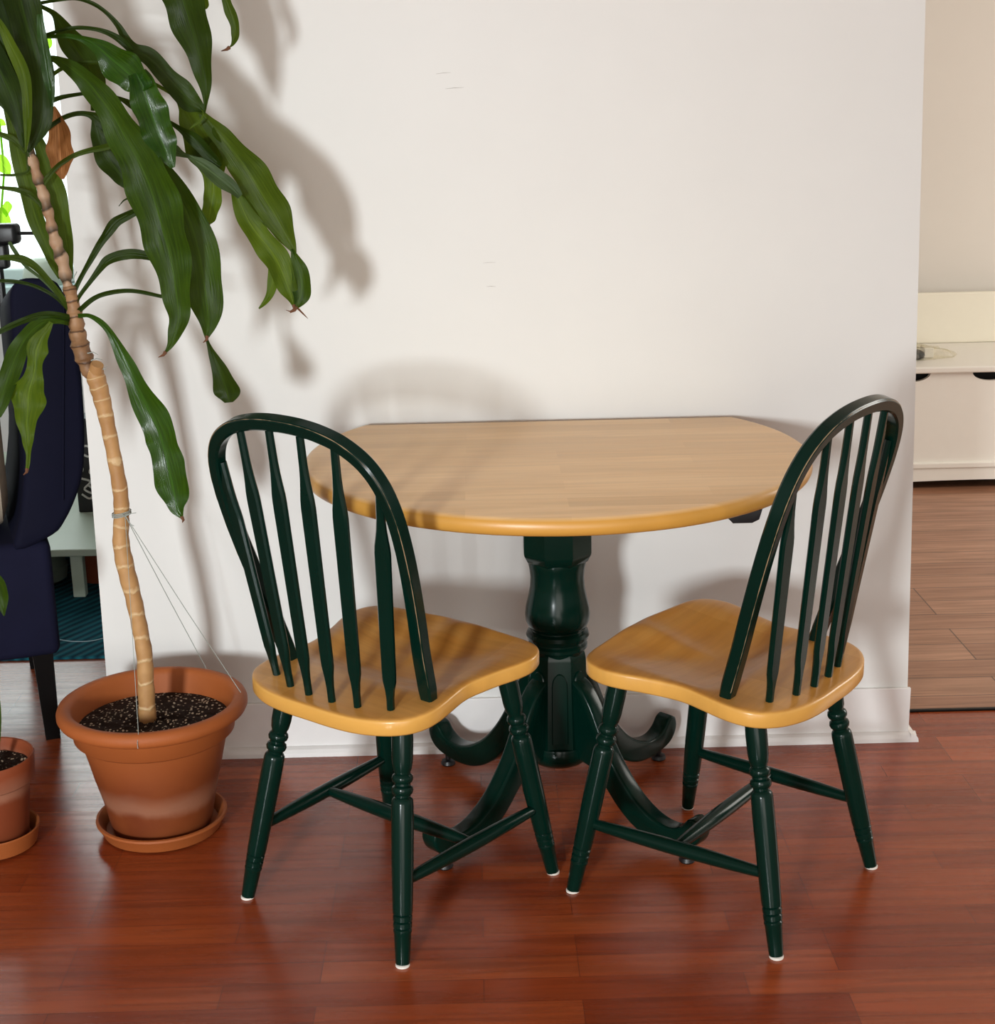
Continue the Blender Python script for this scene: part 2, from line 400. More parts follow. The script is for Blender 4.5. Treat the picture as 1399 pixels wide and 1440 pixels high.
struct(bb.build('baseboard_back', M['trim'], smooth=False), 'low white baseboard along the partition', 'baseboard')
q = []
for s_, x in ((-1, part_x(0, -1)), (1, part_x(0, 1)+.016)):
    q.append([(x, -.009, 0), (x, -.027, 0), (x, -.026, .009), (x, -.021, .016), (x, -.014, .019), (x, -.009, .020)])
tr = MB().rings(q, caps=True)
xr = part_x(0, 1)+.002
q2 = []
for y in (-.027, .13):
    q2.append([(xr, y, 0), (xr+.018, y, 0), (xr+.017, y, .009), (xr+.012, y, .016), (xr+.005, y, .019), (xr, y, .020)])
tr.rings(q2)
struct(tr.build('trim_2', M['trim'], smooth=False), 'white quarter-round strip at the foot of the baseboard', 'trim')
# far walls
WY = 2.75
win_x0, win_x1, win_z0, win_z1 = -3.05, -1.52, .735, 2.2
wl = MB()
wl.box((-4.2, WY, 0), (win_x0, WY+.15, HZ)); wl.box((win_x1, WY, 0), (.2, WY+.15, HZ))
wl.box((win_x0, WY, 0), (win_x1, WY+.15, win_z0)); wl.box((win_x0, WY, win_z1), (win_x1, WY+.15, HZ))
struct(wl.build('wall_far', M['wall'], smooth=False), 'far wall with the bright window, left', 'wall')
struct(MB().box((.2, WY, 0), (5, WY+.15, HZ)).build('wall_far', M['wall_far'], smooth=False), 'beige far wall behind the white bench', 'wall')
struct(MB().box((.08, .12, 0), (.2, WY, HZ)).build('wall_middle', M['wall'], smooth=False), 'dividing wall behind the partition', 'wall')
struct(MB().box((-4.35, -1.5, 0), (-4.2, WY+.15, HZ)).build('wall_left', M['wall'], smooth=False), 'left side wall', 'wall')
struct(MB().box((-4.35, -3.6, HZ), (5, WY+.15, HZ+.08)).build('ceiling', M['ceil'], smooth=False), 'white ceiling', 'ceiling')
wf = MB()
t = .05
wf.box((win_x0, WY+.03, win_z0), (win_x1, WY+.11, win_z0+t), .006); wf.box((win_x0, WY+.03, win_z1-t), (win_x1, WY+.11, win_z1), .006)
wf.box((win_x0, WY+.03, win_z0), (win_x0+t, WY+.11, win_z1), .006); wf.box((win_x1-t, WY+.03, win_z0), (win_x1, WY+.11, win_z1), .006)
wf.box((-2.32, WY+.04, win_z0), (-2.26, WY+.10, win_z1), .006)
win = struct(wf.build('window_1', M['frame'], smooth=False), 'bright window behind the plant', 'window')
MB().box((win_x0+.03, WY+.066, win_z0+.03), (win_x1-.03, WY+.07, win_z1-.03)).build('pane', M['glass'], win, smooth=False)
MB().box((win_x0-.04, WY-.10, win_z0-.03), (win_x1+.04, WY+.03, win_z0), .006).build('sill', M['sheer'], win, smooth=False)

# ------------------------------------------------------------------ pedestal table
TX, TY, TR, TB = 0.0, -.311, .481, -.0235
tb = thing('pedestal_table', 'round-fronted beech table on dark green turned pedestal, flat edge against the wall', 'table', (TX, TY, 0))
def top_outline(d):
    R_ = TR-d; yb = (TB-TY)-d; a0 = math.asin(yb/R_); n = 96
    pts = []
    for i in range(n+1):
        a = PI-a0+(PI+2*a0)*i/n
        pts.append((R_*math.cos(a), R_*math.sin(a)))
    return pts
lv = [(.016, .718), (.009, .7185), (.003, .722), (0, .729), (0, .736), (.0015, .742), (.0045, .7465), (.0085, .749), (.014, .75)]
MB().rings([[(x, y, z) for x, y in top_outline(d)] for d, z in lv]).build('tabletop', M['table'], tb, sharp=50)
pd = MB()
e8 = PI/8
pd.lathe([(.056, .530), (.063, .536), (.0695, .549), (.0705, .553), (.0705, .718)], 8, phase=e8)
pd.lathe([(.055, .55), (.0565, .532), (.0565, .526), (.0545, .518), (.0525, .500), (.0535, .480), (.058, .457), (.0625, .438), (.0640, .424), (.0630, .411), (.0575, .398),
          (.0535, .395), (.0535, .392), (.060, .388), (.0625, .381), (.0605, .374), (.054, .370), (.054, .366), (.0585, .362), (.0585, .356), (.054, .350), (.052, .343), (.052, .33)], 48)
pd.lathe([(.050, .360), (.0565, .346), (.058, .338), (.0655, .160), (.0655, .150)], 8, phase=e8)
pd.lathe([(.058, .16), (.0665, .156), (.0690, .147), (.0690, .137), (.064, .124), (.052, .114), (.030, .110), (.0, .1095)], 40, caps=False)
for k in range(8):                       # arched raised panels on the lower block
    a = k*PI/4
    o_ = [(-.016, .170), (.016, .170), (.0155, .288)] + [(.0155*math.cos(t_), .288+.028*math.sin(t_)) for t_ in [PI*i/10 for i in range(1, 10)]] + [(-.0155, .288)]
    rg = []
    for d, lift in ((0, -.004), (0, .0018), (.003, .0036)):
        ring = []
        for x, z in o_:
            zz = .235+(z-.235)*(1-d*6); xx = x*(1-d*30)
            r_ = (.058+(.338-z)*(.0655-.058)/.178)*math.cos(e8)+lift
            ring.append((r_*math.cos(a)-xx*math.sin(a), r_*math.sin(a)+xx*math.cos(a), zz))
        rg.append(ring)
    pd.rings(rg)
pd.build('pedestal', M['green'], tb)
upper = [(.045, .305), (.075, .288), (.100, .255), (.125, .205), (.155, .155), (.195, .108), (.235, .079), (.27, .066), (.30, .066), (.322, .078), (.335, .094), (.348, .100)]
lower = [(.362, .092), (.366, .074), (.358, .052), (.338, .036), (.305, .027), (.27, .024), (.235, .028), (.20, .042), (.165, .068), (.13, .104), (.10, .128), (.045, .138)]
prof = [tuple(p)[:2] for p in spline([(a, b, 0) for a, b in upper], 4)] + [tuple(p)[:2] for p in spline([(a, b, 0) for a, b in lower], 4)]
for k in range(4):
    a = PI/4+k*PI/2
    lm = MB().prism(prof, 1, -.019, .019, .006)
    R3 = Matrix.Rotation(a, 4, 'Z'); lm.v = [R3 @ x for x in lm.v]
    lg = lm.build('leg', M['green'], tb)
    gl = MB().lathe([(.014, 0), (.016, .003), (.014, .010), (.006, .013), (.006, .034)], 20, Matrix.Translation((.325*math.cos(a), .325*math.sin(a), 0)))
    gl.build('glide', M['black'], lg)
br_ = MB().prism([(.262, .718), (.335, .718), (.330, .700), (.318, .694), (.285, .694)], 1, -.335, -.310, .002)
br_.build('leaf_support', M['black'], tb)
MB().box((-.22, -.10, .700), (.22, -.06, .718), .004).build('runner', M['green'], tb)
MB().box((-.22, .06, .700), (.22, .10, .718), .004).build('runner', M['green'], tb)

# ------------------------------------------------------------------ arrow-back chairs
SZ, TILT = .444, .08                     # the seat drops a little towards the back
half = [(0, -.209), (.05, -.209), (.095, -.205), (.13, -.196), (.163, -.180), (.187, -.157), (.198, -.130), (.199, -.098), (.193, -.060), (.187, -.025), (.187, .0), (.193, .03), (.202, .063), (.214, .098), (.219, .132), (.210, .162), (.190, .181), (.158, .190), (.12, .194), (.08, .198), (.04, .202), (0, .202)]
loop = half + [(-x, y) for x, y in reversed(half[1:-1])]
outline = [tuple(p)[:2] for p in spline([(x, y, 0) for x, y in loop], 4, closed=True)]
def seat_mesh():
    n = len(outline); rings = []
    def ins(k, z): return [(x*(1-k/.2), y*(1-k/.22)-.0*k, z) for x, y in outline]
    rings += [ins(.030, SZ-.030), ins(.008, SZ-.030), ins(.002, SZ-.0285), ins(0, SZ-.025), ins(0, SZ-.005), ins(.001, SZ-.002), ins(.003, SZ-.0005), ins(.008, SZ)]
    def dish(x, y, z):
        fl = max(0., min(1., (y+.09)/.08)); fl = fl*fl*(3-2*fl)          # flat spindle deck at the back, dished in front
        ex = min(1., max(0., 1-(abs(x)/.17)**2.2)); ey = max(0., min(1., (.20-y)/.10))
        ridge = .006*math.exp(-(x/.035)**2)*max(0., min(1., (y-.02)/.12))
        return z-.021*fl*ex*ey+1.5*ridge*ey**.4
    for k in (.016, .03, .05, .075, .10, .13, .16, .19): rings.append([(x, y, dish(x, y, z)) for x, y, z in ins(k, SZ)])
    mb = MB(); mb.rings([[(x, y, z+TILT*y) for x, y, z in r_] for r_ in rings], caps=True); return mb
def frame_on(p, q):
    p, q = Vector(p), Vector(q); zq = (q-p).normalized()
    return p, q, zq
def axis_matrix(p, q):
    p, q, zq = frame_on(p, q); xq = Vector((1, 0, 0)) if abs(zq.x) < .9 else Vector((0, 1, 0)); xq = (xq-zq*xq.dot(zq)).normalized(); yq = zq.cross(xq)
    return Matrix.Translation(p) @ Matrix((xq, yq, zq)).transposed().to_4x4(), (q-p).length
leg_prof = [(0, .0118), (.02, .0126), (.125, .0148), (.130, .0158), (.138, .0158), (.143, .0140), (.148, .0160), (.166, .0162), (.171, .0142), (.176, .0164), (.194, .0166), (.199, .0146), (.204, .0166), (.22, .0172),
            (.40, .0188), (.56, .0192), (.645, .0188), (.660, .0180), (.668, .0162), (.673, .0136), (.681, .0140), (.689, .0172), (.701, .0186), (.713, .0172), (.720, .0136), (.728, .0136), (.736, .0170), (.748, .0182), (.760, .0168), (.768, .0136), (.776, .0140), (.788, .0162), (.82, .0178), (.90, .0184), (1.0, .0170)]
def leg(foot, top, root):
    Mx, ln = axis_matrix(foot, top)
    lg_ = MB().lathe([(r, .004+t_*(ln-.004)) for t_, r in leg_prof], 24, Mx).build('leg', M['green'], root)
    f_ = Vector(foot)
    MB().lathe([(.0112, 0), (.0122, .0008), (.0122, .0042), (.011, .005)], 20, Matrix.Translation(f_)).build('foot_pad', M['felt'], lg_)
def stretcher(p, q, r0_, r1_, root):
    Mx, ln = axis_matrix(p, q)
    pr = [(r0_+(r1_-r0_)*math.sin(PI*i/14)**.8, ln*i/14) for i in range(15)]
    MB().lathe(pr, 18, Mx).build('stretcher', M['green'], root)
def bow_y(z): return -.083-.302*(z-.43)
def make_chair(name, label, loc, rz):
    root = thing(name, label, 'chair', loc, rz, 'arrow-back chairs at the table')
    seat_mesh().build('seat', M['seat'], root, sharp=60)
    feet = {'rl': ((-.190, -.203, 0), (-.135, -.120, .412)), 'rr': ((.190, -.203, 0), (.135, -.120, .412)),
            'fr': ((.206, .202, 0), (.152, .134, .426)), 'fl': ((-.206, .202, 0), (-.152, .134, .426))}
    for f_, t_ in feet.values(): leg(f_, t_, root)
    def on(k, z): f_, t_ = Vector(feet[k][0]), Vector(feet[k][1]); return f_+(t_-f_)*(z/t_.z)
    zs = .138
    stretcher(on('rl', zs), on('fl', zs), .0082, .0135, root)
    stretcher(on('rr', zs), on('fr', zs), .0082, .0135, root)
    a = (on('rl', zs)+on('fl', zs))/2; b = (on('rr', zs)+on('fr', zs))/2
    stretcher(a+Vector((0, .0, 0)), b, .0082, .0142, root)
    # bent bow
    bw = [(.163, .424), (.169, .47), (.176, .53), (.187, .60), (.196, .67), (.2005, .73), (.199, .785), (.188, .832), (.164, .868), (.126, .893), (.084, .906), (.042, .912)]
    ctl = [(x, z) for x, z in bw] + [(0, .9135)] + [(-x, z) for x, z in reversed(bw)]
    P = [Vector((p.x, bow_y(p.y), p.y)) for p in spline([(x, z, 0) for x, z in ctl], 5)]
    nrm = Vector((0, .302, 1)).cross(Vector((1, 0, 0))); nrm = Vector((0, -1, -.302)).normalized()      # off the bow plane, backwards
    rg = []
    for i, p in enumerate(P):
        t_ = (P[min(i+1, len(P)-1)]-P[max(i-1, 0)]).normalized(); s_ = t_.cross(nrm).normalized()
        e = min(i, len(P)-1-i)/(len(P)-1)
        hw = .0115+.0030*max(0, 1-e*5); hd = .0125-.001*max(0, 1-e*5); c_ = .0035
        if e < .035: hw *= .74+.26*(e/.035); hd *= .86+.14*(e/.035)
        ring = [(hw, -hd+c_), (hw, hd-c_), (hw-c_, hd), (-hw+c_, hd), (-hw, hd-c_), (-hw, -hd+c_), (-hw+c_, -hd), (hw-c_, -hd)]
        rg.append([p+s_*a_+nrm*b_ for a_, b_ in ring])
    bow = MB().rings(rg).build('back_bow', M['green'], root, sharp=28)
    rnd = random.Random(4); wm = MB(); rad = .0003     # paint rubbed through along the rear edge
    pts_, rd_ = [], []
    for j in range(5, len(rg)-4):
        for h_ in (0, .5):
            q0, q1 = rg[j], rg[j+1]
            pts_.append(((q0[1]+q0[2])/2).lerp((q1[1]+q1[2])/2, h_))
            rad = min(.00085, max(.00012, rad+rnd.uniform(-.00035, .00035))); rd_.append(rad)
    wm.tube(pts_, rd_, 5)
    wm.build('worn_edge', M['worn'], bow)
    base = [(.1345, -.147), (.079, -.168), (.0272, -.1755)]; top = [(.179, .822), (.107, .893), (.035, .904)]
    for sg in (-1, 1):
        for (bx, by), (tx, tz) in zip(base, top):
            p = Vector((sg*bx, by, SZ+TILT*by-.006)); q = Vector((sg*tx, bow_y(tz)+.001, tz))
            zq = (q-p).normalized(); nf = Vector((sg*.12*bx/.13, -1, -.2)).normalized()
            nf = (nf-zq*nf.dot(zq)).normalized(); sd = zq.cross(nf)
            w_ = [(0, .0062, .0062), (.07, .0066, .0064), (.11, .0085, .0062), (.150, .0122, .0058), (.185, .0130, .0056), (.30, .0134, .0055), (.50, .0140, .0055), (.68, .0147, .0055),
                  (.735, .0148, .0055), (.765, .0138, .0056), (.80, .0112, .0058), (.84, .0088, .0060), (.88, .0074, .0062), (1, .0064, .0062)]
            rg = []
            for t_, hw, hd in w_:
                cc = p+(q-p)*t_; c_ = min(hw, hd)*.58
                ring = [(hw, -hd+c_), (hw, hd-c_), (hw-c_, hd), (-hw+c_, hd), (-hw, hd-c_), (-hw, -hd+c_), (-hw+c_, -hd), (hw-c_, -hd)]
                rg.append([cc+sd*a_+nf*b_ for a_, b_ in ring])
            MB().rings(rg).build('spindle', M['green'], root, sharp=30)
    return root
chairL = make_chair('dining_chair', 'green arrow-back chair with honey wood seat, left of the table beside the big potted plant', (-.3138, -.5994, 0), -.6855)
def copy_tree(o, parent=None):
    c = o.copy(); C.objects.link(c); c.parent = parent
    for ch in list(o.children): copy_tree(ch, c)
    return c
chairR = copy_tree(chairL)
chairR.location = (.2921, -.6064, 0); chairR.rotation_euler = (0, 0, .9037)
chairR['label'] = 'green arrow-back chair with honey wood seat, right of the table near the wall corner'

# ------------------------------------------------------------------ big potted plant
PX, PY = -.800, -.345
sau = MB().lathe([(.0, .0), (.108, .0), (.116, .004), (.126, .024), (.1295, .029), (.1285, .033), (.124, .034), (.119, .030), (.110, .010), (.10, .008), (.0, .008)], 64, caps=False)
so = sau.build('plant_saucer', M['terra2']); so.location = (PX, PY, 0)
tag(so, 'wide round terracotta saucer under the big potted plant', 'saucer')
PL = thing('potted_dracaena', 'tall leaning corn plant with drooping leaves in a large rimmed terracotta pot', 'potted plant', (PX, PY, .0085))
O = Vector((PX, PY, .0085))
potp = [(.0, .0), (.092, .0), (.097, .004), (.100, .012), (.111, .07), (.124, .12), (.134, .165), (.1425, .197), (.1500, .1985), (.1560, .2035), (.160, .235), (.162, .2375), (.174, .2390), (.181, .2430), (.1845, .2500), (.1845, .2570), (.1815, .2645), (.175, .2685), (.166, .2690), (.159, .2650), (.1555, .2570), (.150, .235), (.142, .20), (.0, .20)]
MB().lathe(potp, 96, caps=False).build('pot', M['terra'], PL, sharp=50)
rg = []
for k in range(10):
    r_ = .1485*(1-k/9.0)+.0005
    rg.append([(r_*math.cos(2*PI*i/60), r_*math.sin(2*PI*i/60), .2215+.004*math.sin(i*1.7+k)*math.cos(k*2.1+i*.3)*(0 if k == 0 else 1)+.006*(k/9)) for i in range(60)])
MB().rings(rg, caps=True).build('soil', M['soil'], PL)
TYP = -.352
def lp(px, py, Y): return at(px, py, Y)-O
tr_px = [(209, 1036, 12.2), (207, 1000, 11.8), (205, 960, 11.2), (203, 920, 11.0), (196, 880, 10.8), (187, 838, 11.2), (176, 795, 12.0), (170, 760, 11.0), (171, 725, 10.2), (169, 690, 10.2), (161, 645, 9.6), (152, 600, 9.8), (145, 568, 11.0), (139, 545, 12.0), (134, 528, 12.2), (131, 516, 11.0)]
pp = spline([(a, b, c_) for a, b, c_ in tr_px], 4)
MB().tube([lp(p.x, p.y, TYP) for p in pp], [p.z/700*(1+.05*math.sin(i*2.1)) for i, p in enumerate(pp)], 18, uv=True).build('trunk', M['trunk'], PL, uv=True)
kn = MB().tube([lp(133, 528, TYP), lp(135, 519, TYP-.006), lp(137, 512, TYP-.010)], [.0145, .0135, .0115], 16)
kn.build('pruned_stub', M['trunk'], PL)
st_px = [(134, 538, 8), (124, 517, 10.5), (114, 490, 11.5), (109, 468, 10.5), (106, 445, 9.5), (101, 420, 8.5), (97, 402, 8.5)]
pp = spline([(a, b, c_) for a, b, c_ in st_px], 4)
MB().tube([lp(p.x, p.y, TYP) for p in pp], [p.z/700*(1+.14*math.sin(i*2.3)) for i, p in enumerate(pp)], 14, uv=True).build('stem', M['stem'], PL, uv=True)
st_px = [(98, 412, 6.5), (93, 392, 8), (88, 368, 9), (80, 345, 8.5), (74, 325, 7.5), (69, 303, 7), (63, 280, 7.5), (56, 258, 7.5), (48, 235, 7.5), (40, 205, 7.5), (32, 170, 7.5), (26, 120, 7.5), (20, 40, 7), (16, -60, 7), (14, -160, 6)]
pp = spline([(a, b, c_) for a, b, c_ in st_px], 5)
MB().tube([lp(p.x, p.y, TYP) for p in pp], [p.z*.88/690*(1+.16*math.sin(i*1.26)) for i, p in enumerate(pp)], 14, uv=True).build('stem', M['stem2'], PL, uv=True)
for a, b, c_ in (((122, 497), (131, 495), (138, 499)), ((128, 507), (136, 504), (144, 506)), ((141, 519), (148, 519), (151, 515)), ((108, 382), (104, 390), (101, 396))):
    MB().tube([lp(a[0], a[1], TYP-.01), lp(b[0], b[1], TYP-.01), lp(c_[0], c_[1], TYP-.01)], [.0012, .0009, .0004], 6).build('dry_fibre', M['twine'], PL)

def leaf(pts, mt, Y0, Y1, fold=.28, tilt=0.0, wav=.12, seed=0, tip=False, name='leaf', ox=O, par=PL):
    n = 7; P = spline([(a, b, c_) for a, b, c_ in pts], n)
    tot = len(P)-1; mb = MB(); rings = []; rnd = random.Random(seed*13+5); ph = rnd.random()*6; fq = rnd.uniform(.26, .42)
    cols = (-1, -.72, -.38, -.1, 0, .1, .38, .72, 1)
    v, uv = [], []
    for i, p in enumerate(P):
        a, b = P[max(i-1, 0)], P[min(i+1, tot)]
        tx, ty = b.x-a.x, b.y-a.y; ln = math.hypot(tx, ty) or 1; nx, ny = -ty/ln, tx/ln
        s_ = i/tot; Y = Y0+(Y1-Y0)*(s_**.8); w_ = max(p.z, 1.2)
        for u in cols:
            wob = math.sin(i*fq+ph+(2.2 if u > 0 else 0))*abs(u)**1.5
            wm = w_/700
            k = 1+.085*wob
            dy = wm*.5*(-fold*abs(u)+tilt*u)+wm*wav*wob-(.0012 if u == 0 else 0)
            v.append(at(p.x+nx*w_*.5*u*k, p.y+ny*w_*.5*u*k, Y+dy)-ox); uv.append(((u+1)/2, s_*tot/20))
    m_ = len(cols); f = []
    for i in range(tot):
        for j in range(m_-1):
            q_ = i*m_+j; f.append((q_, q_+1, q_+1+m_, q_+m_))
    mb.add(v, f, uv)
    o = mb.build(name, mt, par, uv=True, sharp=80)
    if tip:
        e, d = P[-1], (P[-1]-P[-4]); ln = math.hypot(d.x, d.y) or 1
        MB().tube([at(e.x-d.x*.2, e.y-d.y*.2, Y1)-ox, at(e.x+d.x/ln*4, e.y+d.y/ln*4, Y1-.004)-ox, at(e.x+d.x/ln*9-4, e.y+d.y/ln*8, Y1-.002)-ox], [.0036, .0026, .0006], 7).build('leaf_tip', M['tip'], o)
    return o
A, B_, Cc, D, E_, F_, X = (M[k] for k in ('leafA', 'leafB', 'leafC', 'leafD', 'leafE', 'leafF', 'leafX'))
YC = -.355
